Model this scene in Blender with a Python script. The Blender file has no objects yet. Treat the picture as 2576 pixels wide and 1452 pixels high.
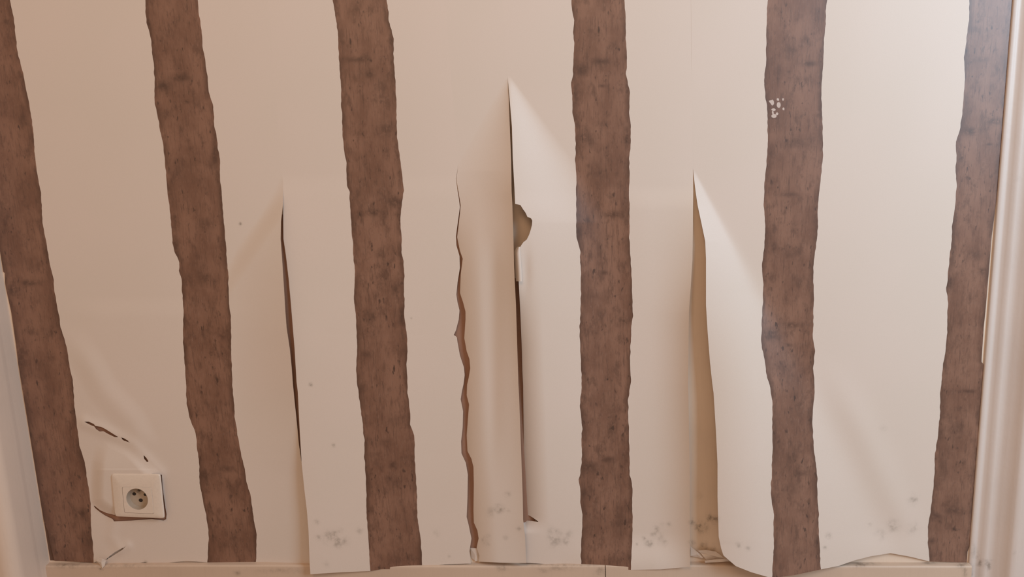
import bpy, math, random
import numpy as np

# ------------------------------------------------------------------ camera
W, H, F = 2576, 1452, 2000.0
CX, CY = W / 2, H / 2
n_down = np.array([392.0, 10280.0, 2000.0]); n_down /= np.linalg.norm(n_down)
n_x = np.array([1.0, -0.0244, -0.0707]); n_x -= n_x.dot(n_down) * n_down; n_x /= np.linalg.norm(n_x)
n_z = -n_down
n_y = np.cross(n_z, n_x)
RT = np.stack([n_x, n_y, n_z])            # world axes written in camera (right, down, forward) coordinates
D = 1.135                                  # camera to wall, metres
CAM_Z = 0.0                               # set below so that the floor is z = 0

def ray(px, py):
    c = np.stack([(np.asarray(px, float) - CX) / F, (np.asarray(py, float) - CY) / F, np.ones_like(np.asarray(px, float) * 1.0)], -1)
    return c @ RT.T                        # world direction
def unproj(px, py, h=0.0):
    """point of the place seen at (px, py) that stands h metres in front of the wall plane y = 0"""
    d = ray(px, py)
    t = (D - np.asarray(h, float)) / d[..., 1]
    p = d * t[..., None]
    p[..., 1] -= D
    p[..., 2] += CAM_Z
    return p
BB_TOP = 0.085
CAM_Z = BB_TOP - float(unproj(1288.0, 1414.0)[2])
def proj(P):
    q = np.asarray(P, float) - np.array([0, -D, CAM_Z])
    c = q @ RT
    return c[..., 0] / c[..., 2] * F + CX, c[..., 1] / c[..., 2] * F + CY

S = bpy.context.scene
cam = bpy.data.cameras.new('camera'); camo = bpy.data.objects.new('camera', cam)
S.collection.objects.link(camo); S.camera = camo
cam.sensor_fit = 'HORIZONTAL'; cam.sensor_width = 36.0; cam.lens = 36.0 * F / W
cam.clip_start = 0.02
from mathutils import Matrix, Vector
cr = RT[:, 0]; cd = RT[:, 1]; cf = RT[:, 2]       # camera axes in world coordinates
M = Matrix(((cr[0], -cd[0], -cf[0], 0), (cr[1], -cd[1], -cf[1], -D), (cr[2], -cd[2], -cf[2], CAM_Z), (0, 0, 0, 1)))
camo.matrix_world = M

# ------------------------------------------------------------------ light
S.view_settings.view_transform = 'Standard'; S.view_settings.look = 'None'
S.view_settings.gamma = 1.0; S.view_settings.use_curve_mapping = False
S.view_settings.exposure = 0.035
world = bpy.data.worlds.new('world'); S.world = world; world.use_nodes = True
world.node_tree.nodes['Background'].inputs[0].default_value = (1.0, 0.705, 0.50, 1)
world.node_tree.nodes['Background'].inputs[1].default_value = 0.39
def area(name, loc, target, sx, sy, col, power):
    l = bpy.data.lights.new(name, 'AREA'); l.shape = 'RECTANGLE'; l.size = sx; l.size_y = sy
    l.color = col; l.energy = power
    o = bpy.data.objects.new(name, l); S.collection.objects.link(o); o.location = loc
    d = Vector(target) - Vector(loc); o.rotation_euler = d.to_track_quat('-Z', 'Y').to_euler()
    return o
area('window_daylight', (1.33, -1.12, CAM_Z + 0.54), (0.5, 0, CAM_Z + 0.02), 0.7, 1.0, (0.58, 0.80, 1.0), 23)
area('warm_fill', (-0.35, -1.9, 2.1), (-0.2, 0, 0.6), 0.7, 0.7, (1.0, 0.68, 0.45), 11)  # added warm fill from out of view, not a known lamp

# ------------------------------------------------------------------ materials
def new_mat(name):
    m = bpy.data.materials.new(name); m.use_nodes = True
    nt = m.node_tree; b = nt.nodes['Principled BSDF']
    return m, nt, b
def N(nt, t, **k):
    n = nt.nodes.new(t)
    for a, v in k.items(): setattr(n, a, v)
    return n
def noise(nt, vec, scale, detail=3, rough=0.55, sc=(1, 1, 1)):
    mp = N(nt, 'ShaderNodeMapping'); mp.inputs['Scale'].default_value = sc
    nt.links.new(vec, mp.inputs['Vector'])
    n = N(nt, 'ShaderNodeTexNoise'); n.inputs['Scale'].default_value = scale
    n.inputs['Detail'].default_value = detail; n.inputs['Roughness'].default_value = rough
    nt.links.new(mp.outputs[0], n.inputs['Vector'])
    return n.outputs['Fac']
def ramp(nt, v, a, b, lo=0.0, hi=1.0):
    r = N(nt, 'ShaderNodeMapRange'); r.interpolation_type = 'SMOOTHSTEP'
    nt.links.new(v, r.inputs[0])
    r.inputs[1].default_value = a; r.inputs[2].default_value = b
    r.inputs[3].default_value = lo; r.inputs[4].default_value = hi
    return r.outputs[0]
def mix(nt, f, a, b, mode='MIX'):
    m = N(nt, 'ShaderNodeMix', data_type='RGBA', blend_type=mode)
    for s, v in ((m.inputs[0], f), (m.inputs[6], a), (m.inputs[7], b)):
        if isinstance(v, (int, float)): s.default_value = v
        elif isinstance(v, tuple): s.default_value = (*v, 1)
        else: nt.links.new(v, s)
    return m.outputs[2]
def mul(nt, a, b, op='MULTIPLY'):
    m = N(nt, 'ShaderNodeMath', operation=op)
    for s, v in ((m.inputs[0], a), (m.inputs[1], b)):
        if isinstance(v, (int, float)): s.default_value = v
        else: nt.links.new(v, s)
    return m.outputs[0]
def coord(nt):
    return N(nt, 'ShaderNodeTexCoord').outputs['Object']
def attr(nt, name):
    return N(nt, 'ShaderNodeAttribute', attribute_name=name).outputs['Fac']
def bump(nt, b, h, dist, strength=1.0):
    n = N(nt, 'ShaderNodeBump'); n.inputs['Strength'].default_value = strength; n.inputs['Distance'].default_value = dist
    nt.links.new(h, n.inputs['Height']); nt.links.new(n.outputs[0], b.inputs['Normal'])

def mould_mix(nt, col, c, mcol=(0.20, 0.165, 0.125)):
    a = attr(nt, 'mould')
    n1 = noise(nt, c, 105, 4, 0.6)
    n2 = ramp(nt, n1, 0.38, 0.72)
    f = mul(nt, mul(nt, a, n2), 0.9)
    f = mul(nt, f, mul(nt, a, 0.16), 'ADD')
    cl = N(nt, 'ShaderNodeClamp'); nt.links.new(f, cl.inputs[0])
    return mix(nt, cl.outputs[0], col, mcol)

PAPER = (0.765, 0.655, 0.575)
def mat_paper():
    m, nt, b = new_mat('cream_paper'); c = coord(nt)
    big = ramp(nt, noise(nt, c, 5, 2), 0.3, 0.7)
    col = mix(nt, big, PAPER, (0.745, 0.645, 0.56))
    weave = noise(nt, c, 900, 2, 0.5)
    col = mix(nt, ramp(nt, weave, 0.3, 0.7, 0, 0.25), col, (0.70, 0.59, 0.50))
    col = mould_mix(nt, col, c)
    nt.links.new(col, b.inputs['Base Color'])
    b.inputs['Roughness'].default_value = 0.5; b.inputs['Specular IOR Level'].default_value = 0.45
    bump(nt, b, weave, 0.00006, 0.5)
    return m
def mat_beam():
    m, nt, b = new_mat('brown_wood_grain_print'); c = coord(nt)
    streak = noise(nt, c, 420, 4, 0.65, (1, 1, 0.085))
    fine = noise(nt, c, 900, 3, 0.6, (1, 1, 0.16))
    blot = noise(nt, c, 26, 4, 0.6, (1, 1, 0.55))
    blot2 = noise(nt, c, 80, 5, 0.68, (1, 1, 0.5))
    col = mix(nt, ramp(nt, blot, 0.36, 0.66), (0.272, 0.137, 0.087), (0.186, 0.085, 0.051))
    col = mix(nt, ramp(nt, blot2, 0.48, 0.70, 0, 0.75), col, (0.118, 0.053, 0.032))
    col = mix(nt, ramp(nt, streak, 0.50, 0.72, 0, 0.65), col, (0.100, 0.045, 0.028))
    col = mix(nt, ramp(nt, fine, 0.25, 0.47, 0.42, 0.0), col, (0.31, 0.185, 0.135))
    clump = ramp(nt, noise(nt, c, 40, 2, 0.5), 0.40, 0.62)
    pit = noise(nt, c, 210, 2, 0.5, (1, 1, 0.40))
    col = mix(nt, mul(nt, ramp(nt, pit, 0.61, 0.70, 0, 0.85), clump), col, (0.055, 0.024, 0.015))
    e = attr(nt, 'edge')
    en = ramp(nt, noise(nt, c, 60, 3, 0.6, (1, 1, 0.35)), 0.36, 0.60)
    col = mix(nt, mul(nt, mul(nt, e, en), 0.85), col, (0.085, 0.036, 0.020))
    k = attr(nt, 'knot')
    kn = ramp(nt, noise(nt, c, 130, 4, 0.7), 0.28, 0.56)
    col = mix(nt, mul(nt, mul(nt, k, kn), 0.85), col, (0.070, 0.029, 0.017))
    fl = ramp(nt, attr(nt, 'flake'), 0.42, 0.60)
    col = mix(nt, fl, col, (0.62, 0.50, 0.43))
    nt.links.new(col, b.inputs['Base Color'])
    b.inputs['Roughness'].default_value = 0.42; b.inputs['Specular IOR Level'].default_value = 0.85
    bump(nt, b, streak, 0.0001, 0.4)
    return m
def mat_paint(name, col, dirt=0.3, rough=0.45):
    m, nt, b = new_mat(name); c = coord(nt)
    n1 = noise(nt, c, 9, 4, 0.6)
    cc = mix(nt, ramp(nt, n1, 0.35, 0.75, 0, dirt), col, tuple(x * 0.82 for x in col))
    v = noise(nt, c, 420, 2, 0.5, (1, 1, 0.05))
    cc = mix(nt, ramp(nt, v, 0.5, 0.8, 0, 0.15), cc, tuple(x * 0.8 for x in col))
    cc = mould_mix(nt, cc, c, (0.16, 0.115, 0.08))
    nt.links.new(cc, b.inputs['Base Color'])
    b.inputs['Roughness'].default_value = rough
    bump(nt, b, noise(nt, c, 160, 3), 0.0004, 0.35)
    return m
def mat_plain(name, col, rough=0.5, metal=0.0):
    m, nt, b = new_mat(name); c = coord(nt)
    cc = mix(nt, ramp(nt, noise(nt, c, 300, 3), 0.4, 0.7, 0, 0.25), col, tuple(x * 0.85 for x in col))
    nt.links.new(cc, b.inputs['Base Color'])
    b.inputs['Roughness'].default_value = rough; b.inputs['Metallic'].default_value = metal
    return m
M_PAPER, M_BEAM = mat_paper(), mat_beam()
M_PLASTER = mat_paint('old_tan_plaster', (0.84, 0.68, 0.54), 0.4, 0.85)
M_TRIM = mat_paint('cream_gloss_paint', (0.71, 0.605, 0.54), 0.25, 0.42)
M_SIDE = mat_paint('warm_cream_paint', (0.76, 0.605, 0.49), 0.25, 0.5)
M_BASE = mat_paint('cream_baseboard_paint', (0.66, 0.50, 0.38), 0.4, 0.5)
M_FLOOR = mat_paint('beige_floor', (0.50, 0.40, 0.32), 0.4, 0.5)
M_UNDER = mat_plain('brown_under_paper_or_shade', (0.38, 0.205, 0.135), 0.7)
M_PLASTIC = mat_plain('ivory_plastic', (0.80, 0.68, 0.57), 0.35)
M_CUP = mat_plain('grey_beige_plastic', (0.50, 0.40, 0.305), 0.4)
M_HOLE = mat_plain('dark_hole', (0.03, 0.02, 0.015), 0.8)
M_PIN = mat_plain('dull_metal', (0.30, 0.25, 0.2), 0.4, 0.8)

# ------------------------------------------------------------------ object helpers
def link(o): S.collection.objects.link(o)
def thing(name, label, cat, loc, group=None):
    o = bpy.data.objects.new(name, None); link(o); o.location = loc; o.empty_display_size = 0.03
    o['label'] = label; o['category'] = cat
    if group: o['group'] = group
    return o
def mesh_obj(name, V, Fq, mat, parent=None, attrs=None, normals=None, smooth=True):
    V = np.asarray(V, float)
    if parent is not None: V = V - np.array(parent.location)
    me = bpy.data.meshes.new(name)
    if isinstance(Fq, np.ndarray):
        me.vertices.add(len(V)); me.vertices.foreach_set('co', V.astype(np.float32).ravel())
        n = len(Fq); me.loops.add(n * 4); me.loops.foreach_set('vertex_index', Fq.astype(np.int32).ravel())
        me.polygons.add(n); me.polygons.foreach_set('loop_start', np.arange(0, n * 4, 4, dtype=np.int32))
        me.polygons.foreach_set('use_smooth', np.full(n, smooth)); me.update(calc_edges=True)
    else:
        me.from_pydata([tuple(v) for v in V], [], [tuple(f) for f in Fq])
        for p in me.polygons: p.use_smooth = smooth
    me.materials.append(mat)
    for k, a in (attrs or {}).items():
        at = me.attributes.new(k, 'FLOAT', 'POINT'); at.data.foreach_set('value', np.asarray(a, np.float32).ravel())
    if normals is not None:
        me.normals_split_custom_set_from_vertices([tuple(x) for x in normals])
    o = bpy.data.objects.new(name, me); link(o)
    if parent is not None: o.parent = parent
    return o
def structure(o): o['kind'] = 'structure'; return o

def sstep(x, a, b):
    t = np.clip((x - a) / (b - a), 0, 1); return t * t * (3 - 2 * t)
def P(pts):
    """x as a function of y through traced points"""
    a = np.array(sorted(pts, key=lambda p: p[0]), float)
    return lambda y: np.interp(y, a[:, 0], a[:, 1])
def Q(s):
    """'x,y x,y ...' traced from the photo; extended above the frame towards the verticals' direction"""
    pts = [tuple(float(v) for v in t.split(',')) for t in s.split()]
    x0, y0 = pts[0]
    if y0 <= 2: pts = [(x0 - (1680 - x0) / 11015.0 * (820 + y0), -820.0)] + pts
    a = np.array(pts, float); o = np.argsort(a[:, 1], kind='stable'); a = a[o]
    return lambda y: np.interp(y, a[:, 1], a[:, 0])
def spline(ys, vs):
    """smooth curve through the given values"""
    ys = np.array(ys, float); vs = np.array(vs, float)
    sl = np.diff(vs) / np.diff(ys); m = np.zeros(len(vs)); m[1:-1] = np.where(sl[:-1] * sl[1:] > 0, 2 * sl[:-1] * sl[1:] / (sl[:-1] + sl[1:] + 1e-12), 0)
    m[0] = sl[0] * 0.3; m[-1] = sl[-1]
    def f(y):
        y = np.asarray(y, float); i = np.clip(np.searchsorted(ys, y) - 1, 0, len(ys) - 2)
        d = ys[i + 1] - ys[i]; t = np.clip((y - ys[i]) / d, 0, 1)
        return (2 * t ** 3 - 3 * t ** 2 + 1) * vs[i] + (t ** 3 - 2 * t ** 2 + t) * d * m[i] + (-2 * t ** 3 + 3 * t ** 2) * vs[i + 1] + (t ** 3 - t ** 2) * d * m[i + 1]
    return f

rng = np.random.default_rng(7)
def jag(f, amp, seed):
    r = np.random.default_rng(seed); ys = np.arange(-850, 1500, 5.0)
    n = r.normal(0, 1, len(ys)); n = np.convolve(n, [0.25, 0.5, 0.25], 'same') * amp
    return lambda y: f(y) + np.interp(y, ys, n)

# ------------------------------------------------------------------ traced outlines
def vline(x, y):                     # a true vertical of the wall through (x, y)
    return lambda yy: x + (1680 - x) / (11015.0 - y) * (np.asarray(yy, float) - y)
corner_L = vline(50, 951); corner_R = vline(2472, 1001)
b0L_t = Q('12,684 13,717 28,784 40,867 50,951 52,968 62,1035 72,1125 80,1181 88,1235 97,1288 105,1301 120,1335 128,1375 137,1411 139,1420')
b0L = lambda y: np.maximum(b0L_t(y) * (np.asarray(y) > 684) - 9999 * (np.asarray(y) <= 684), corner_L(y) + 1.5)
b0R = Q('25,0 33,37 40,93 45,137 58,183 65,220 74,263 80,300 85,340 87,383 93,433 103,483 107,561 115,601 120,634 128,677 135,704 137,731 143,764 150,804 152,824 162,851 170,884 175,924 183,957 187,1018 193,1068 200,1121 212,1158 218,1195 224,1235 228,1268 228,1311 233,1368 236,1418')
b1L = Q('366,0 366,27 369,57 375,80 380,97 382,130 387,160 389,200 388,253 395,283 400,317 408,347 413,383 417,430 422,483 427,531 433,581 433,611 440,634 451,661 450,681 457,704 459,744 462,784 460,844 463,901 468,961 470,1018 477,1051 492,1091 497,1135 502,1175 502,1215 510,1255 518,1295 524,1335 525,1368 522,1416')
b1R = Q('497,0 500,37 507,77 510,117 516,153 522,193 525,230 535,260 539,293 539,317 545,340 548,373 553,400 553,443 557,483 560,527 564,567 569,627 574,684 575,734 580,801 582,834 581,884 584,951 586,985 589,1018 590,1048 597,1091 605,1135 615,1181 620,1215 630,1245 635,1285 642,1325 646,1345 644,1425')
b2L = Q('837,0 841,27 847,60 851,93 852,143 856,187 858,227 857,260 861,283 861,327 865,377 871,410 871,440 873,467 879,483 881,527 884,571 888,627 890,657 893,684 892,724 890,754 895,791 897,834 898,877 896,924 898,961 899,968 906,1015 913,1068 917,1108 917,1155 920,1201 922,1251 922,1301 927,1351 930,1401 932,1436')
b2R = Q('972,0 978,30 977,53 984,73 990,97 990,133 993,187 996,240 998,293 999,347 1004,380 1008,407 1011,440 1016,480 1010,517 1007,557 1011,601 1010,634 1015,657 1017,697 1017,751 1017,791 1022,834 1026,884 1023,917 1025,964 1027,1001 1032,1041 1032,1068 1041,1095 1043,1111 1043,1155 1046,1201 1049,1251 1050,1301 1057,1351 1061,1395 1062,1426')
b3L = Q('1436,0 1439,27 1444,50 1441,83 1444,107 1443,147 1441,187 1436,207 1439,233 1441,277 1441,290 1446,310 1448,360 1447,400 1450,443 1449,483 1450,534 1449,584 1455,614 1460,634 1459,661 1462,684 1461,724 1461,784 1458,824 1460,884 1463,944 1462,988 1459,1021 1464,1068 1463,1101 1464,1151 1460,1188 1456,1206 1460,1231 1460,1261 1465,1295 1464,1345 1461,1395 1462,1427')
b3R = Q('1571,0 1574,43 1574,93 1577,147 1575,187 1581,213 1585,233 1583,283 1586,307 1587,350 1583,417 1584,440 1582,483 1584,534 1583,601 1586,651 1590,711 1591,767 1592,794 1588,827 1586,867 1585,917 1587,964 1580,1008 1581,1061 1583,1118 1584,1168 1584,1195 1590,1218 1591,1251 1590,1275 1592,1301 1591,1351 1589,1385 1587,1434')
b4L = Q('1931,0 1927,100 1927,167 1923,190 1922,213 1927,247 1930,277 1931,300 1931,367 1928,417 1923,460 1923,483 1921,517 1925,561 1923,617 1917,671 1921,717 1919,761 1916,817 1915,857 1916,874 1923,904 1930,951 1936,968 1943,1008 1942,1068 1944,1118 1941,1195 1939,1241 1942,1268 1947,1295 1945,1321 1947,1361 1945,1401 1942,1452')
b4R = Q('2081,0 2077,27 2079,50 2075,77 2072,117 2071,160 2067,207 2066,247 2069,293 2070,350 2070,410 2064,450 2060,483 2057,527 2058,567 2055,607 2050,634 2046,671 2047,717 2046,767 2046,817 2045,851 2050,881 2046,927 2049,967 2049,995 2045,1031 2043,1061 2045,1101 2049,1141 2055,1188 2056,1235 2059,1285 2060,1335 2063,1385 2064,1433')
b5L = Q('2440,0 2438,43 2434,83 2430,110 2425,143 2428,200 2425,227 2421,283 2414,330 2405,357 2406,393 2404,430 2407,467 2405,484 2403,524 2396,561 2394,604 2388,651 2385,691 2380,724 2385,761 2383,794 2383,837 2379,877 2371,927 2368,967 2365,988 2365,1041 2357,1115 2351,1155 2351,1195 2347,1235 2339,1298 2334,1328 2334,1365 2339,1415')
b5R_t = Q('2547,0 2542,53 2537,133 2532,213 2525,300 2520,360 2512,450 2507,501 2495,594 2487,691 2479,784 2475,821 2469,911 2475,917 2473,964 2472,1001 2467,1068 2459,1115 2457,1168 2452,1268 2449,1328 2445,1361 2434,1388 2432,1416')
b5R = lambda y: np.minimum(b5R_t(y), corner_R(y) - 0.5)
aR = Q('675,0 712,460 712,514 707,557 706,601 709,641 714,717 718,784 721,824 729,877 734,927 737,968 742,1018 747,1065 752,1118 758,1160 775,1200 786,1300 792,1430')
bL = Q('675,0 712,460 712,514 713,601 719,641 726,701 732,767 736,817 741,877 746,961 749,985 754,1085 759,1168 766,1235 772,1285 776,1335 779,1418 781,1447')
bR = Q('1120,0 1152,423 1147,450 1151,480 1154,497 1157,521 1152,557 1147,594 1148,617 1156,644 1157,674 1151,711 1148,741 1151,761 1156,781 1154,804 1147,831 1141,844 1149,847 1151,861 1157,894 1167,924 1169,944 1166,967 1162,985 1159,1005 1165,1035 1164,1075 1160,1111 1161,1141 1172,1165 1177,1195 1176,1251 1174,1301 1179,1321 1186,1355 1181,1388 1185,1420')
c1L = Q('1120,0 1152,423 1148,450 1153,480 1159,517 1155,557 1150,597 1157,631 1164,651 1159,691 1157,737 1165,761 1171,784 1171,804 1168,851 1174,884 1181,904 1183,927 1179,951 1175,968 1174,995 1180,1018 1177,1055 1174,1095 1176,1135 1186,1155 1191,1175 1192,1218 1191,1285 1192,1315 1201,1335 1204,1355 1199,1378 1206,1398 1204,1415')
c1R = Q('1264,0 1277,193 1280,250 1283,333 1286,400 1287,483 1289,517 1292,617 1293,667 1295,711 1298,767 1301,867 1304,964 1306,1001 1311,1135 1315,1251 1316,1308 1321,1351 1324,1418')
c2L = Q('1264,0 1277,193 1283,260 1288,320 1290,400 1294,470 1296,514 1309,515.5 1316,527 1322,535 1327,546 1335,548 1339,555 1338,567 1335,579 1331,591 1325,603 1316,610 1309,621 1304,626 1303,660 1304,700 1305,711 1308,767 1311,834 1313,884 1314,934 1316,968 1318,1135 1317,1250 1316,1306 1311,1314 1314,1416')
c2R = Q('1738,0 1743,423 1744,483 1742,651 1738,717 1733,784 1732,884 1731,967 1732,1001 1735,1168 1735,1301 1736,1427')
dL = Q('1738,0 1743,423 1746,450 1750,483 1755,517 1765,564 1774,607 1776,651 1776,767 1780,834 1786,911 1792,967 1795,988 1801,1085 1805,1168 1805,1251 1808,1351 1814,1380 1820,1398 1851,1425 1889,1440 1893,1456')
def B(s):
    a = np.array([[float(v) for v in t.split(',')] for t in s.split()]); return lambda x: np.interp(x, a[:, 0], a[:, 1])
botA = B('100,1408 137,1411 236,1416 248,1410 262,1419 275,1424 300,1417 340,1418 365,1414 380,1419 470,1412 522,1415 644,1421 700,1426 779,1428 800,1428')
botB = B('781,1445 860,1440 932,1437 960,1432 1005,1433 1010,1428 1062,1426 1120,1420 1185,1418')
botC1 = B('1200,1413 1260,1416 1324,1417')
botC2 = B('1317,1416 1400,1421 1462,1427 1587,1434 1660,1433 1736,1426')
botD = B('1800,1398 1818,1398 1851,1425 1890,1440 1942,1455 2000,1447 2064,1433 2110,1424 2150,1410 2190,1400 2240,1392 2290,1401 2339,1413 2432,1416')

# ------------------------------------------------------------------ relief of the paper (metres in front of the wall)
def poly_sd(px, py, poly):
    """signed distance to a polygon, positive inside"""
    p = np.array(poly, float); q = np.roll(p, -1, 0)
    d = np.full(px.shape, 1e9); ins = np.zeros(px.shape, bool)
    for (ax, ay), (bx, by) in zip(p, q):
        ex, ey = bx - ax, by - ay
        t = np.clip(((px - ax) * ex + (py - ay) * ey) / (ex * ex + ey * ey + 1e-9), 0, 1)
        d = np.minimum(d, np.hypot(px - ax - t * ex, py - ay - t * ey))
        c = ((ay > py) != (by > py)) & (px < (bx - ax) * (py - ay) / (by - ay + 1e-12) + ax)
        ins ^= c
    return np.where(ins, d, -d)
def seg_d(px, py, pts):
    d = np.full(px.shape, 1e9)
    for (ax, ay), (bx, by) in zip(pts[:-1], pts[1:]):
        ex, ey = bx - ax, by - ay
        t = np.clip(((px - ax) * ex + (py - ay) * ey) / (ex * ex + ey * ey), 0, 1)
        d = np.minimum(d, np.hypot(px - ax - t * ex, py - ay - t * ey))
    return d
MM = 0.001
def ripple(px, py, k):
    return 0.35 * np.sin(px / 61.0 + k) * np.sin(py / 143.0 + 2 * k) + 0.25 * np.sin(px / 33.0 + py / 90.0 + k)

lobe = [(252, 1098), (240, 1122), (232, 1160), (229, 1210), (229, 1262), (240, 1282), (262, 1297), (290, 1308), (420, 1306), (412, 1200), (392, 1178), (372, 1160), (350, 1136), (330, 1118), (300, 1104), (275, 1094)]
A_lift = spline([440, 520, 600, 700, 900, 1100, 1250, 1430], [0, 4, 10, 15, 18, 12, 7, 5])
A_x0 = spline([440, 540, 640, 800, 1200, 1430], [705, 655, 590, 575, 600, 640])
def hA(px, py):
    xr = aR(py); x0 = A_x0(py)
    t = np.clip((px - x0) / np.maximum(xr - x0, 6), 0, 1.15)
    h = A_lift(py) * t ** 1.5
    s1 = (px - 712) * 0.829 + (py - 470) * 0.562
    h = h + 5.5 * sstep(s1, -6, 44) * sstep(px, 500, 590) * sstep(py, 455, 520) * (1 - sstep(py, 720, 1050))
    fold = sstep(py, 745, 800) * sstep(px, 120, 260) * (1 - sstep(px, 460, 700))
    h = h + 1.6 * fold
    # loose, rumpled paper between the corner and the socket
    dd = seg_d(px, py, [(150, 800), (215, 900), (262, 985), (330, 1060), (360, 1120)])
    side = sstep(dd, 0, 46)
    h = h + 2.2 * (1 - side) * sstep(py, 800, 930) * (1 - sstep(py, 1080, 1150))
    sd = poly_sd(px, py, lobe)
    h = h + 8.0 * sstep(sd, -3, 34) * np.where(py > 1180, 1, sstep(py, 1090, 1200))
    d2 = seg_d(px, py, [(212, 1063), (255, 1080), (300, 1100), (332, 1118), (372, 1160), (400, 1190)])
    h = h + 2.4 * np.exp(-(d2 / 16.0) ** 2)
    d3 = seg_d(px, py, [(262, 1410), (288, 1391), (320, 1374)])
    h = h + 2.0 * np.exp(-(d3 / 12.0) ** 2)
    d4 = seg_d(px, py, [(287, 1312), (280, 1350), (300, 1380)])
    h = h + 1.0 * np.exp(-(d4 / 14.0) ** 2)
    h = h + 4.0 * sstep(py, 1290, 1400) * (1 - sstep(px, 100, 160))
    return (h + 0.8 + ripple(px, py, 1.0) * sstep(py, 500, 900) * 0.5) * MM
B_lift = spline([440, 500, 700, 900, 1200, 1445], [0, 2.5, 9, 15, 18, 22])
B_r = spline([440, 500, 900, 1200, 1445], [0, 1.5, 5, 6, 7])
def hB(px, py):
    x0, x1 = bL(py), bR(py)
    t = np.clip((px - x0) / (x1 - x0), 0, 1)
    h = B_lift(py) * (1 - sstep(t, -0.25, 0.95)) / 0.87 + B_r(py) * sstep(t, 0.1, 1.0)
    return (h + 0.8 + ripple(px, py, 2.0) * sstep(py, 520, 900) * 0.5) * MM
C1_r = spline([193, 260, 350, 500, 700, 950, 1300, 1418], [0, 6, 15, 29, 31, 26, 18, 13])
C1_xd = B('193,1277 300,1216 430,1143 520,1138')
def hC1(px, py):
    x0, x1 = c1L(py), c1R(py)
    xd = C1_xd(py)
    t = np.clip((px - xd) / np.maximum(x1 - xd, 5), 0, 1)
    h = C1_r(py) * (0.35 * t ** 1.2 + 0.65 * t ** 2.4)
    x0s = B('430,1152 700,1158 850,1168 1000,1177 1150,1182 1300,1194 1420,1204')(py)
    h = h + 10.0 * sstep(py, 425, 700) * (1 - (1 - np.clip((px - x0s + 8) / 60.0, 0, 1)) ** 2) * (1 - 0.4 * sstep(px - x0s, 30, 140))
    h = h - 4.5 * sstep(py, 560, 700) * (1 - sstep(py, 1000, 1250)) * np.exp(-((px - 1240) / 22.0) ** 2) * 0.5
    return (h + 0.8) * MM
C2_l = spline([193, 230, 320, 480, 560, 700, 950, 1250, 1420], [0, 4, 14, 26, 30, 26, 20, 13, 6])
C2_xd = B('193,1285 400,1440 560,1545 800,1600 1420,1600')
def hC2(px, py):
    x0 = c1R(py) + 4; xd = C2_xd(py)
    t = np.clip((px - x0) / np.maximum(xd - x0, 8), 0, 1)
    h = C2_l(py) * (1 - sstep(t, -0.35, 1.0)) / 0.82
    curl = sstep(py, 640, 900) * (1 - sstep(py, 1300, 1345))
    h = h - 14.0 * curl * (1 - np.clip((px - x0) / 62.0, 0, 1)) ** 1.9
    dd = np.hypot((px - 1322) / 13.0, (py - 680) / 50.0)
    h = h - 2.5 * np.exp(-dd ** 2)
    r = spline([425, 520, 650, 820, 1250, 1430], [0, 5, 13, 22, 22, 17])(py)
    xr = c2R(py)
    tr = np.clip((px - (xr - 130)) / 130.0, 0, 1)
    h = h + r * (0.22 * sstep(px, 1560, 1760) + 0.78 * tr ** 2.8)
    h = h + 2.5 * sstep(py, 465, 530) * sstep(px, 1500, 1640)
    h = h + 9.0 * sstep(py, 1340, 1430) * sstep(px, 1400, 1560) * (1 - 0.7 * sstep(px, 1640, 1740))
    return (h + 0.8) * MM
D_x = spline([423, 450, 560, 740, 980, 1180, 1340, 1460], [1745, 1757, 1812, 1905, 2045, 2140, 2212, 2262])
D_x_lin = B('423,1745 450,1757 560,1812 740,1900 980,2040 1180,2132 1340,2205 1460,2255')
D_amp = spline([423, 480, 600, 800, 1000, 1250, 1460], [0, 4, 15, 28, 38, 46, 48])
def hD(px, py):
    xl = D_x_lin(py)
    w = np.maximum(xl - np.minimum(dL(py), 1810), 8)
    d = (xl - px) / w
    soft = 0.10 - 0.045 * sstep(py, 800, 1150)
    g = soft * np.log1p(np.exp(np.clip(d / soft, -30, 30)))           # 0 past the ridge, grows towards the loose edge
    h = D_amp(py) * np.clip(g, 0, 1.1) ** 0.9
    h = h - 11.0 * sstep(py, 640, 1000) * (1 - np.clip((px - np.minimum(dL(py), 1812)) / 110.0, 0, 1)) ** 1.9
    # small dip just beyond the ridge
    h = h * (py > 400) + 1.5 * np.exp(-((px - xl - 55) / 40.0) ** 2) * 0
    # second fold that fans out towards the foot of the sheet
    d2 = px - B('1150,2050 1300,2140 1450,2230')(py)
    h = h + 2.6 * np.exp(-((px - xl - 78) / 46.0) ** 2) * sstep(py, 880, 1080) * (1 - 0.6 * sstep(py, 1250, 1400))
    h = h + 3.0 * sstep(py, 1330, 1400) * np.exp(-((px - 2240) / 90.0) ** 2)
    h = np.where(py > 400, h, 0)
    return (np.maximum(h, 0) + 0.8 + ripple(px, py, 4.0) * 0.25) * MM

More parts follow.
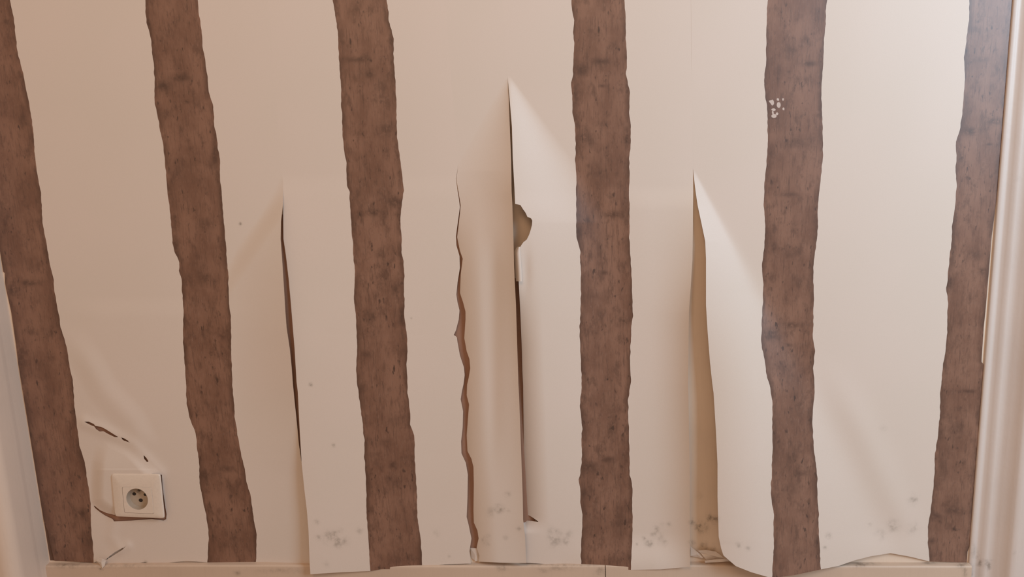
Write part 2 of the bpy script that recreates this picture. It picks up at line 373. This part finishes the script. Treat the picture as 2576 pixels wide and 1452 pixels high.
# ------------------------------------------------------------------ stains printed / grown on the paper
MOULD = [(830,1352,15,.6),(850,1364,11,.9),(868,1362,9,.7),(843,1345,8,.8),(803,1352,8,.5),(856,1336,7,.5),(797,1314,6,.5),(905,1335,8,.35),(820,1420,7,.3),
 (1252,1280,10,.9),(1264,1280,7,.8),(1278,1286,5,.4),(1222,1362,10,.7),(1228,1352,7,.5),(1276,1243,7,.5),(1272,1352,6,.4),(1098,1342,8,.3),(1130,1400,4,.4),(1236,1288,12,.3),
 (1403,1342,9,.8),(1396,1357,17,.5),(1424,1361,9,.6),(1432,1345,9,.35),(1388,1338,12,.35),(1307,1330,7,.5),
 (1621,1355,5,.7),(1634,1366,9,.9),(1646,1343,8,.7),(1672,1367,7,.6),(1652,1332,8,.5),(1664,1319,5,.6),(1684,1319,6,.5),(1602,1370,3,.7),(1655,1350,16,.3),
 (1857,1373,7,.5),(1882,1379,6,.4),(2299,1256,12,.55),(2247,1322,13,.6),(2190,1320,4,.8),(2085,1349,7,.5),(2076,1378,5,.5),(2298,1330,13,.4),(2215,1345,12,.3),(2222,1078,10,.15),
 (604,563,3.4,1.2),(781,968,4,1.1),(839,1121,4,1.1),(1035,801,2.5,.6),(365,1414,5,.8),(560,1412,6,.2),
 (1764,1328,13,1.2),(1784,1302,7,1.2),(1740,1314,6,1.1),(1770,1377,9,1.1),(1799,1308,8,1.1),(1757,1248,7,.5),(1792,1382,8,.7),(1741,1370,10,.5),(1750,1395,9,.6)]
KNOT = [(410,215,20,14,1),(455,196,24,9,1),(415,290,16,10,.6),(470,256,8,4,1),(540,395,8,26,1),(448,430,14,30,.5),(443,620,10,26,.8),(520,565,20,14,.6),(505,690,14,30,.5),(560,845,12,12,.8),(515,1195,24,12,.9),(570,1180,20,9,.8),(604,1010,10,30,.4),(585,1240,14,14,.4),
 (930,185,12,12,.9),(895,150,34,8,.8),(960,215,14,22,.6),(985,105,6,14,1),(972,325,22,24,.7),(940,535,24,9,1),(990,508,22,14,1),(955,640,12,12,.6),(995,730,10,22,.9),(937,795,10,10,.8),(920,892,14,10,.8),(1010,800,8,26,.8),(960,700,12,30,.5),(968,1115,20,10,.5),(988,1170,8,10,1),(1080,1400,8,8,.1),(1000,1215,20,16,.5),(945,1145,26,8,.5),(990,1060,18,14,.4),
 (1463,175,20,16,1),(1512,155,24,9,1),(1515,216,8,4,1),(1450,245,6,20,.8),(1475,345,22,22,.7),(1577,345,8,24,1),(1500,430,18,26,.5),(1540,540,24,9,1),(1478,555,6,10,1),(1455,585,10,18,.9),(1507,640,6,50,.5),(1520,686,8,6,.9),(1565,808,14,10,.8),(1500,745,26,12,.4),(1478,1175,22,13,1),(1530,1157,18,8,1),(1478,1330,24,30,.4),(1560,1310,12,40,.6),(1470,1240,8,14,.8),(1540,1060,10,60,.4),
 (1992,125,14,10,.7),(2035,160,22,8,.9),(1960,180,6,20,.6),(1984,180,4,4,1),(2000,360,34,16,.6),(1947,620,8,14,.9),(1990,640,24,12,.5),(1990,818,26,8,.9),(1940,842,18,14,1),(1983,868,8,4,1),(1960,920,34,10,.3),(1995,1150,14,12,.7),(2020,1190,20,9,.7),(1990,1230,18,18,.5),(2010,1395,30,20,.4),(1985,490,24,5,.8),
 (2455,75,16,10,.6),(2470,150,20,8,.6),(2440,330,20,12,1),(2500,305,26,9,1),(2488,363,8,3,1),(2418,395,8,14,.9),(2434,447,5,4,1),(2452,640,18,14,.6),(2470,682,12,8,.9),(2388,715,10,16,.9),(2435,985,24,4,1),(2395,1080,20,34,.5),(2400,1285,26,11,.9),(2355,1300,14,12,.9),(2406,1333,8,3,1),(2345,1362,10,8,.8),(2370,1170,12,40,.5),
 (75,712,24,7,1),(32,730,16,16,1),(8,540,24,60,.5),(18,60,14,10,.6),(60,300,12,16,.5),(50,905,16,26,.7),(205,1292,16,14,.9),(120,830,16,14,.3),(130,1345,14,14,.6),(225,1360,12,24,.7)]
FLAKE = [(1943,258,5,9),(1957,250,4,4),(1959,264,6,9),(1946,276,7,4),(1944,283,3,4),(1947,292,8,6),(1955,286,4,4),(1970,250,2.5,5),(1971,274,3,5),(1937,255,3,4)]
SCRATCH = [(490,838),(484,848),(483,856),(487,862)]
def stain_attrs(px, py):
    m = np.zeros(px.shape)
    for x, y, r, s in MOULD: m = np.maximum(m, s * np.exp(-((px - x) ** 2 + (py - y) ** 2) / (r * r)))
    return m
def beam_attrs(px, py, xl, xr):
    k = np.zeros(px.shape)
    for x, y, a, b, s in KNOT: k = np.maximum(k, s * np.exp(-((px - x) / a) ** 2 - ((py - y) / b) ** 2))
    f = np.zeros(px.shape)
    for x, y, a, b in FLAKE: f = np.maximum(f, np.exp(-((px - x) / a) ** 2 - ((py - y) / b) ** 2))
    f = np.maximum(f, 0.52 * np.exp(-(seg_d(px, py, SCRATCH) / 1.8) ** 2))
    e = np.maximum(1 - (px - xl) / 17.0, 1 - (xr - px) / 15.0)
    return k, f, np.clip(e, 0, 1)

# ------------------------------------------------------------------ paper strips
ROWS = np.concatenate([np.arange(-800, 0, 20.0), np.arange(0, 1040, 3.0), np.arange(1040, 1441, 2.0)])
def build_strip(root, edges, kinds, hf, botf, holes=(), step=3.0, labels=None, fine=None):
    """edges: traced outlines from left to right; each piece between two of them is a part of its own"""
    # full grid over the strip
    segs = []; cols_idx = [0]; n_total = 0
    xs_ref = [np.median(e(np.array([700.0]))) for e in edges]
    tcols = []
    for i in range(len(edges) - 1):
        ym = np.linspace(0, 1400, 40)
        w = np.max(edges[i + 1](ym) - edges[i](ym))
        n = max(4, int(w / step)); tcols.append(n)
    ncol = sum(tcols) + 1
    R = ROWS; nr = len(R)
    # bottom follows the torn lower edge
    PX = np.zeros((nr, ncol)); PY = np.zeros((nr, ncol))
    x_b = np.zeros(ncol); c = 0
    for it in range(2):
        c = 0
        for i, n in enumerate(tcols):
            t = np.linspace(0, 1, n + 1)
            last = (i == len(tcols) - 1)
            sl = slice(c, c + n + 1)
            yy = PY[:, sl] if it else np.repeat(R[:, None], n + 1, 1)
            PX[:, sl] = edges[i](yy) * (1 - t) + edges[i + 1](yy) * t
            c += n
        yb = botf(PX[-1])
        PY = np.where(R[:, None] < 1300, R[:, None], 1300 + (R[:, None] - 1300) / (R[-1] - 1300) * (yb[None] - 1300))
    # slits and holes: drop the faces inside, pull the rim on to the traced outline
    keep = np.ones((nr - 1, ncol - 1), bool)
    for hp in holes:
        hp = np.array(hp, float)
        fx = (PX[:-1, :-1] + PX[1:, :-1] + PX[:-1, 1:] + PX[1:, 1:]) / 4
        fy = (PY[:-1, :-1] + PY[1:, :-1] + PY[:-1, 1:] + PY[1:, 1:]) / 4
        bb = (fx > hp[:, 0].min() - 9) & (fx < hp[:, 0].max() + 9) & (fy > hp[:, 1].min() - 9) & (fy < hp[:, 1].max() + 9)
        ins = np.zeros(keep.shape, bool); ins[bb] = poly_sd(fx[bb], fy[bb], hp) > 0
        keep &= ~ins
        vin = np.zeros((nr, ncol), bool); vout = np.zeros((nr, ncol), bool)
        for a in (0, 1):
            for b in (0, 1):
                vin[a:nr - 1 + a, b:ncol - 1 + b] |= ins; vout[a:nr - 1 + a, b:ncol - 1 + b] |= ~ins
        rim = np.argwhere(vin & vout)
        q = np.roll(hp, -1, 0)
        for r_, c_ in rim:
            x, y = PX[r_, c_], PY[r_, c_]
            e = q - hp; t = np.clip(((x - hp[:, 0]) * e[:, 0] + (y - hp[:, 1]) * e[:, 1]) / (e ** 2).sum(1), 0, 1)
            nx, ny = hp[:, 0] + t * e[:, 0], hp[:, 1] + t * e[:, 1]
            k = np.argmin(np.hypot(nx - x, ny - y)); PX[r_, c_], PY[r_, c_] = nx[k], ny[k]
    Hh = hf(PX, PY)
    V = unproj(PX, PY, Hh)
    du = np.gradient(V, axis=1); dv = np.gradient(V, axis=0)
    Nn = np.cross(du, dv); ln = np.linalg.norm(Nn, axis=-1, keepdims=True); Nn /= np.maximum(ln, 1e-12)
    Nn[Nn[..., 1] > 0] *= -1
    mould = stain_attrs(PX, PY)
    c = 0; parts = []
    for i, n in enumerate(tcols):
        sl = slice(c, c + n + 1)
        v = V[:, sl]; k = keep[:, c:c + n]
        idx = np.arange(nr * (n + 1)).reshape(nr, n + 1)
        q = np.stack([idx[:-1, :-1], idx[1:, :-1], idx[1:, 1:], idx[:-1, 1:]], -1)[k]
        att = {'mould': mould[:, sl].ravel()}
        if kinds[i] == 'printed_beam':
            kk, ff, ee = beam_attrs(PX[:, sl], PY[:, sl], edges[i](PY[:, sl]), edges[i + 1](PY[:, sl]))
            att = {'knot': kk.ravel(), 'flake': ff.ravel(), 'edge': ee.ravel()}
        used = np.zeros(nr * (n + 1), bool); used[q.ravel()] = True
        remap = np.cumsum(used) - 1
        o = mesh_obj(kinds[i], v.reshape(-1, 3)[used], remap[q], M_BEAM if kinds[i] == 'printed_beam' else M_PAPER, root,
                     {a: b[used] for a, b in att.items()}, Nn[:, sl].reshape(-1, 3)[used])
        if labels and labels[i]: o['label'] = labels[i]
        c += n
    return parts

def base_at(x, y=1412): 
    p = unproj(float(x), float(y), 0.0); return (float(p[0]), -0.0008, BB_TOP)

j = lambda f, s, a=0.8: jag(f, a, s)
sock_hole = [(286, 1199), (399, 1196), (407, 1194), (409, 1226), (416, 1277), (419, 1294), (418, 1306), (412, 1310), (382, 1306), (332, 1310), (309, 1311), (287, 1312), (283, 1306), (264, 1297), (252, 1289), (240, 1279), (233, 1269), (252, 1284), (268, 1291), (289, 1296)]
crack1 = [(212, 1061), (223, 1061), (236, 1067), (240, 1072), (254, 1074), (264, 1079), (277, 1087), (291, 1096), (299, 1100), (289, 1100), (272, 1092), (260, 1085), (251, 1086), (242, 1080), (237, 1073), (229, 1070), (221, 1066)]
crack2 = [(303, 1100), (312, 1103), (322, 1109), (332, 1118), (322, 1112), (312, 1109), (307, 1105)]
crack3 = [(361, 1145), (368, 1152), (375, 1163), (369, 1162), (363, 1155)]
crack4 = [(264, 1410), (275, 1400), (288, 1390), (306, 1380), (318, 1374), (307, 1384), (296, 1391), (275, 1404), (266, 1410)]
A = thing('wallpaper_strip', 'leftmost wallpaper strip with two brown beam prints, torn around the wall socket', 'wallpaper', base_at(440))
build_strip(A, [b0L, j(b0R, 1), j(b1L, 2), j(b1R, 3), aR], ['printed_beam', 'paper_panel', 'printed_beam', 'paper_panel'], hA, botA,
            holes=[sock_hole, crack1, crack2, crack3, crack4], labels=['brown beam print in the left corner', None, None, None], step=2.6)
Bs = thing('wallpaper_strip', 'wallpaper strip with one brown beam print and a wavy cut right edge', 'wallpaper', base_at(980))
build_strip(Bs, [bL, j(b2L, 4), j(b2R, 5), bR], ['paper_panel', 'printed_beam', 'paper_panel'], hB, botB)
C1 = thing('wallpaper_strip', 'narrow plain cream wallpaper strip bulging out between two long gaps, without any beam print', 'wallpaper', base_at(1260))
build_strip(C1, [c1L, c1R], ['paper_panel'], hC1, botC1)
C2 = thing('wallpaper_strip', 'wallpaper strip with a torn hole at its left edge and one brown beam print', 'wallpaper', base_at(1530))
hole2 = [(1312, 1294), (1331, 1297), (1341, 1303), (1358, 1315), (1340, 1311), (1312, 1309)]
build_strip(C2, [c2L, j(b3L, 6), j(b3R, 7), c2R], ['paper_panel', 'printed_beam', 'paper_panel'], hC2, botC2, holes=[hole2])
Ds = thing('wallpaper_strip', 'rightmost wallpaper strip with two brown beam prints, sagging in a large diagonal fold', 'wallpaper', base_at(2080))
build_strip(Ds, [dL, j(b4L, 8), j(b4R, 9), j(b5L, 10), b5R], ['paper_panel', 'printed_beam', 'paper_panel', 'printed_beam'], hD, botD,
            labels=[None, None, None, 'brown beam print beside the right trim'])

def patch(name, left, right, y0, y1, hf, mat, parent, nx=8, step=4.0):
    ys = np.arange(y0, y1 + step, step); t = np.linspace(0, 1, nx + 1)
    PX = left(ys)[:, None] * (1 - t) + right(ys)[:, None] * t; PY = np.repeat(ys[:, None], nx + 1, 1)
    V = unproj(PX, PY, hf(PX, PY, np.repeat(t[None], len(ys), 0)))
    idx = np.arange(PX.size).reshape(PX.shape)
    q = np.stack([idx[:-1, :-1], idx[1:, :-1], idx[1:, 1:], idx[:-1, 1:]], -1).reshape(-1, 4)
    return mesh_obj(name, V.reshape(-1, 3), q, mat, parent, {'mould': stain_attrs(PX, PY).ravel()})

# torn flap beside the hole
fl = patch('torn_flap', Q('1301,621 1296,628 1293,637 1295,660 1298,708'), Q('1308,621 1310,650 1312,680 1313,708'), 621, 708,
           lambda x, y, t: (24.5 + 6 * np.sin(t * 2.3)) * MM, M_PAPER, C2, nx=6, step=3.0)
fl['label'] = 'small curled flap of torn paper'

# brown layer of older paper showing through the seams, and a shade sheet behind the socket tears
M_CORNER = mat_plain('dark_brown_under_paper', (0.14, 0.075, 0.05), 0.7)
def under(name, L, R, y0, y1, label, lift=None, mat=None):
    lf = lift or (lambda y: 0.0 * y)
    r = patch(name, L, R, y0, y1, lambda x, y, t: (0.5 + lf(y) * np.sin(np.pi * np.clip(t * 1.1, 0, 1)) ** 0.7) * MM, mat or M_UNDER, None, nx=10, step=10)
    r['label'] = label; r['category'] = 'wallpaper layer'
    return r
off = lambda f, d: (lambda y: f(y) + d)
under('under_paper_or_shade', off(bL, -38), off(bL, 22), 540, 1300, 'dark brown under paper seen through the leftmost narrow slit', spline([540, 600, 900, 1200, 1300], [0, 3, 9, 6.5, 1]))
under('under_paper_or_shade', off(bR, -22), off(c1L, 22), 480, 1372, 'brown under paper seen along the wavy cut edge')
under('under_paper_or_shade', off(c1R, -16), off(c1R, 30), 700, 1325, 'brown under paper seen through the slit below the torn hole', spline([700, 760, 1100, 1325], [0, 3, 4, 0.5]))
under('under_paper_or_shade', lambda y: 203 + 0 * y, lambda y: 428 + 0 * y, 1046, 1326, 'added brown sheet standing in for shade in the tears around the socket')  # brown sheet added behind the tears, its colour stands in for shade
cs = under('under_paper_or_shade', lambda y: corner_L(y) + 2, lambda y: b0L(y) + 14, 1240, 1404, 'brown under paper left in the corner beside the left wall', None, M_CORNER)

# scraps of torn paper at the foot of the wide gap
def scrap(pts, h, label, bend=1.5):
    pts = np.array(pts, float); n = len(pts); c = pts.mean(0)
    V = []; 
    for k, (x, y) in enumerate(pts): V.append(unproj(x, y, h + bend * MM * math.sin(k * 2.1)))
    V.append(unproj(c[0], c[1], h + 1.2 * MM))
    Fc = [(k, (k + 1) % n, n) for k in range(n)]
    me = np.array(V)
    back = me + np.array([0, 0.0005, 0])
    VV = np.concatenate([me, back]); m = n + 1
    Fs = Fc + [(b + m, a + m, c_ + m) for a, b, c_ in Fc] + [(k, k + m, (k + 1) % n + m, (k + 1) % n) for k in range(n)]
    o = mesh_obj('paper_scrap', VV, Fs, M_PAPER, None, smooth=False)
    o['label'] = label; o['category'] = 'paper scrap'
    return o
scrap([(1737,1375),(1753,1388),(1762,1394),(1770,1402),(1767,1405),(1752,1402),(1737,1399)], 0.004, 'brownish torn paper scrap at the left foot of the wide gap')
scrap([(1755,1386),(1775,1384),(1800,1388),(1813,1397),(1822,1405),(1800,1404),(1778,1410),(1770,1401),(1763,1393)], 0.006, 'torn paper scrap in the middle of the wide gap foot')
scrap([(1773,1411),(1800,1408),(1832,1406),(1838,1412),(1815,1414),(1774,1416)], 0.010, 'thin torn paper strip lying on the baseboard ledge')
scrap([(246,1404),(257,1406),(266,1411),(263,1424),(257,1430),(251,1420),(243,1412)], 0.012, 'tiny torn paper tab hanging over the baseboard near the socket')
scrap([(1183,1379),(1200,1380),(1207,1398),(1206,1411),(1196,1412),(1186,1404)], 0.002, 'pale torn paper scrap at the foot of the wavy gap')

# ------------------------------------------------------------------ wall socket
def sock(px, py, h): return unproj(float(px), float(py), h)
SO = thing('wall_socket', 'square ivory wall socket hanging slightly crooked near the left corner', 'socket', tuple(float(v) for v in sock(345, 1250, 0.002)))
TLc, TRc, BRc, BLc = [sock(x, y, h) for x, y, h in ((278, 1193, .0125), (402, 1194, .0125), (413, 1306, .0135), (288, 1301, .0135))]
def plate_pt(u, v, dh=0.0):
    p = (TLc * (1 - u) + TRc * u) * (1 - v) + (BLc * (1 - u) + BRc * u) * v
    return p + np.array([0, -dh, 0])
# centre of the cup in plate coordinates
def uv_of(px, py):
    u, v = 0.5, 0.5
    for _ in range(30):
        p = plate_pt(u, v); x, y = proj(p)
        u += (px - x) / 125.0; v += (py - y) / 110.0
    return u, v
cu, cv = uv_of(345, 1256)
pw = np.linalg.norm(TRc - TLc); ph = np.linalg.norm(BLc - TLc)
print('socket size', pw, ph)
cr_u = 27.5 / 125; cr_v = 27.0 / 110
def ring_pts(n, f, dh): return [plate_pt(*f(2 * math.pi * k / n), dh) for k in range(n)]
NSEG = 64
def sq(r, half_u, half_v, c_u, c_v, k=0.12):
    def f(a):
        ca, sa = math.cos(a), math.sin(a)
        # rounded square by superellipse
        e = 2.0 / 22
        x = math.copysign(abs(ca) ** e, ca) * half_u; y = math.copysign(abs(sa) ** e, sa) * half_v
        return c_u + x, c_v + y
    return f
def circ(ru, rv): return lambda a: (cu + ru * math.cos(a), cv + rv * math.sin(a))
def loft(name, rings, mat, parent, cap=False, smooth=True, bevel=0):
    n = len(rings[0]); V = [p for r in rings for p in r]; Fs = []
    for i in range(len(rings) - 1):
        for k in range(n):
            Fs.append((i * n + k, i * n + (k + 1) % n, (i + 1) * n + (k + 1) % n, (i + 1) * n + k))
    if cap: Fs.append(tuple((len(rings) - 1) * n + k for k in range(n)))
    o = mesh_obj(name, V, Fs, mat, parent, smooth=smooth)
    if smooth:
        mo = o.modifiers.new('edge', 'EDGE_SPLIT'); mo.split_angle = math.radians(35)
    return o
loft('faceplate', [ring_pts(NSEG, sq(0, .49, .49, .5, .5), -0.0042), ring_pts(NSEG, sq(0, .5, .5, .5, .5), -0.0025), ring_pts(NSEG, sq(0, .488, .488, .5, .5), -0.0006),
                   ring_pts(NSEG, sq(0, .47, .47, .5, .5), 0.0), ring_pts(NSEG, sq(0, .300, .300, .51, .59), 0.0002)], M_PLASTIC, SO)
loft('socket_body', [ring_pts(NSEG, sq(0, .40, .40, .49, .49), -0.0042), ring_pts(NSEG, sq(0, .40, .40, .49, .49), -0.0115)], M_CUP, SO)
loft('socket_insert', [ring_pts(NSEG, sq(0, .297, .297, .51, .59), -0.0012), ring_pts(NSEG, sq(0, .297, .297, .51, .59), 0.0001), ring_pts(NSEG, sq(0, .293, .293, .51, .59), 0.0004),
                      ring_pts(NSEG, circ(cr_u, cr_v), 0.0004), ring_pts(NSEG, circ(cr_u * .97, cr_v * .97), -0.0002)], M_PLASTIC, SO)
cup = loft('socket_cup', [ring_pts(NSEG, circ(cr_u * .975, cr_v * .975), 0.0004), ring_pts(NSEG, circ(cr_u * .95, cr_v * .95), -0.009)], M_CUP, SO, cap=True)
def disc_at(name, px, py, ru, mat, dh0, dh1, parent):
    # seen on the cup floor
    u, v = cu, cv
    for _ in range(30):
        x, y = proj(plate_pt(u, v, dh1)); u += (px - x) / 125.0; v += (py - y) / 110.0
    f = lambda a: (u + ru * math.cos(a), v + ru * math.sin(a))
    o = loft(name, [ring_pts(20, f, dh0), ring_pts(20, f, dh1)], mat, parent, cap=True)
    return o
for x, y, r in ((337.5, 1243, .036), (365, 1245, .030), (354, 1259, .040)):
    disc_at('contact_hole', x, y, r, M_HOLE, -0.010, -0.0086, SO)['label'] = 'dark contact hole'
disc_at('earth_pin', 346, 1237, .026, M_PIN, -0.010, -0.0030, SO)['label'] = 'dull metal pin'

# ------------------------------------------------------------------ room shell
XL = float(unproj(50.0, 951.0)[0]); XR = float(unproj(2472.0, 1001.0)[0])
print('XL XR CAM_Z', XL, XR, CAM_Z)
def grid_sheet(name, profile, z0, z1, mat, nz=200, seg=0.004):
    """extrude a plan profile [(x, y), ...] upwards, finely divided so that stains can sit on it"""
    pts = []
    for (ax, ay), (bx, by) in zip(profile[:-1], profile[1:]):
        n = max(1, int(math.hypot(bx - ax, by - ay) / seg))
        for k in range(n): pts.append((ax + (bx - ax) * k / n, ay + (by - ay) * k / n))
    pts.append(profile[-1]); pts = np.array(pts); zs = np.linspace(z0, z1, nz)
    V = np.zeros((nz, len(pts), 3)); V[..., 0] = pts[None, :, 0]; V[..., 1] = pts[None, :, 1]; V[..., 2] = zs[:, None]
    idx = np.arange(nz * len(pts)).reshape(nz, -1)
    q = np.stack([idx[:-1, :-1], idx[1:, :-1], idx[1:, 1:], idx[:-1, 1:]], -1).reshape(-1, 4)
    return V, q
def add_sheet(name, profile, z0, z1, mat, stains=(), nz=300, seg=0.003):
    V, q = grid_sheet(name, profile, z0, z1, mat, nz, seg)
    px, py = proj(V); m = np.zeros(px.shape)
    for x, y, a, b, s in stains: m = np.maximum(m, s * np.exp(-((px - x) / a) ** 2 - ((py - y) / b) ** 2))
    o = mesh_obj(name, V.reshape(-1, 3), q, mat, None, {'mould': m.ravel()})
    mo = o.modifiers.new('edge', 'EDGE_SPLIT'); mo.split_angle = math.radians(50)
    return structure(o)
ZT = CAM_Z + 0.95
wb = np.array([(XL - 0.02, 0.0), (XR + 0.02, 0.0)])
V, q = grid_sheet('wall_back', [(XL - 0.02, 0.0), (XR + 0.02, 0.0)], 0.0, ZT, M_PLASTER, nz=360, seg=0.003)
px, py = proj(V)
structure(mesh_obj('wall_back', V.reshape(-1, 3), q, M_PLASTER, None, {'mould': stain_attrs(px, py).ravel()}))

def arc(cx, cy, r, a0, a1, n=8):
    return [(cx + r * math.cos(math.radians(a0 + (a1 - a0) * k / n)), cy + r * math.sin(math.radians(a0 + (a1 - a0) * k / n))) for k in range(n + 1)]
left_prof = [(XL, 0.004), (XL, -0.025), (XL + .001, -0.03), (XL + .001, -0.06)] + arc(XL - .019, -0.06, 0.02, 0, -90, 14) + [(XL - 0.9, -0.08)]
add_sheet('wall_left', left_prof, 0.0, ZT, M_SIDE, [(133, 1425, 6, 40, .25)])
XT = XR - 0.0025
rp = [(XT, 0.006), (XT, -0.002), (XT + 0.0015, -0.0035), (XT + 0.006, -0.004), (XT + 0.008, -0.0028), (XT + 0.011, -0.0035), (XT + 0.018, -0.0085), (XT + .022, -0.0095), (XT + .025, -0.0092), (XT + .030, -0.0115),
      (XT + .038, -0.017), (XT + .043, -0.0215), (XT + .046, -0.0248), (XT + .049, -0.0265), (XT + .054, -0.027), (XT + 0.9, -0.027)]
add_sheet('wall_right', rp, 0.0, ZT, M_TRIM, [(2466, 1415, 9, 6, 1.3), (2480, 1417, 8, 5, 1.3), (2486, 1425, 4, 7, 1.2), (2460, 1404, 4, 10, .9), (2450, 1390, 5, 25, .4), (2552, 1395, 3, 5, 1.2), (2558, 452, 3, 2.5, 1.0), (2445, 1430, 4, 40, .5)])
# baseboard: ledge, rounded nose, face
def baseboard():
    jx = float(unproj(1523.0, 1440.0, 0.011)[0])
    obs = []
    for a, b in ((XL, jx - 0.0006), (jx + 0.0006, XR - 0.002)):
        prof = [(0.0, BB_TOP), (-0.0085, BB_TOP)] + [(-0.0085 - 0.003 * math.sin(math.radians(k * 15)), BB_TOP - 0.003 + 0.003 * math.cos(math.radians(k * 15))) for k in range(1, 7)] + [(-0.0115, z) for z in np.linspace(BB_TOP - .006, 0.0, 24)]
        nx = int((b - a) / 0.0025); xs = np.linspace(a, b, nx)
        V = np.zeros((len(prof), nx, 3))
        for i, (y, z) in enumerate(prof): V[i, :, 0] = xs; V[i, :, 1] = y; V[i, :, 2] = z + 0.0006 * np.sin(xs * 9)
        idx = np.arange(len(prof) * nx).reshape(len(prof), nx)
        q = np.stack([idx[:-1, :-1], idx[1:, :-1], idx[1:, 1:], idx[:-1, 1:]], -1).reshape(-1, 4)
        px, py = proj(V)
        m = np.zeros(px.shape)
        for x, y, rx, ry, s in ((300, 1424, 90, 5, .45), (170, 1422, 40, 7, .6), (255, 1432, 4, 4, 1.3), (598, 1441, 8, 5, .7), (720, 1436, 60, 5, .5), (1262, 1428, 12, 8, .8), (1410, 1430, 40, 6, .5), (1366, 1434, 12, 5, .7),
                               (1420, 1422, 100, 4, .5), (1510, 1437, 10, 14, .5), (1780, 1420, 30, 3, .4), (2165, 1418, 22, 10, .9), (2195, 1412, 14, 8, .7), (2270, 1405, 70, 6, .5), (2330, 1414, 20, 5, .8), (2420, 1420, 14, 8, .9), (2428, 1440, 5, 20, .8)):
            m = np.maximum(m, s * np.exp(-((px - x) / rx) ** 2 - ((py - y) / ry) ** 2))
        o = mesh_obj('baseboard_back', V.reshape(-1, 3), q, M_BASE, None, {'mould': m.ravel()})
        structure(o)
baseboard()
V = np.array([(XL - .9, 0.02, 0), (XR + .9, 0.02, 0), (XR + .9, -2.6, 0), (XL - .9, -2.6, 0)])
structure(mesh_obj('floor', V, [(0, 3, 2, 1)], M_FLOOR, None))
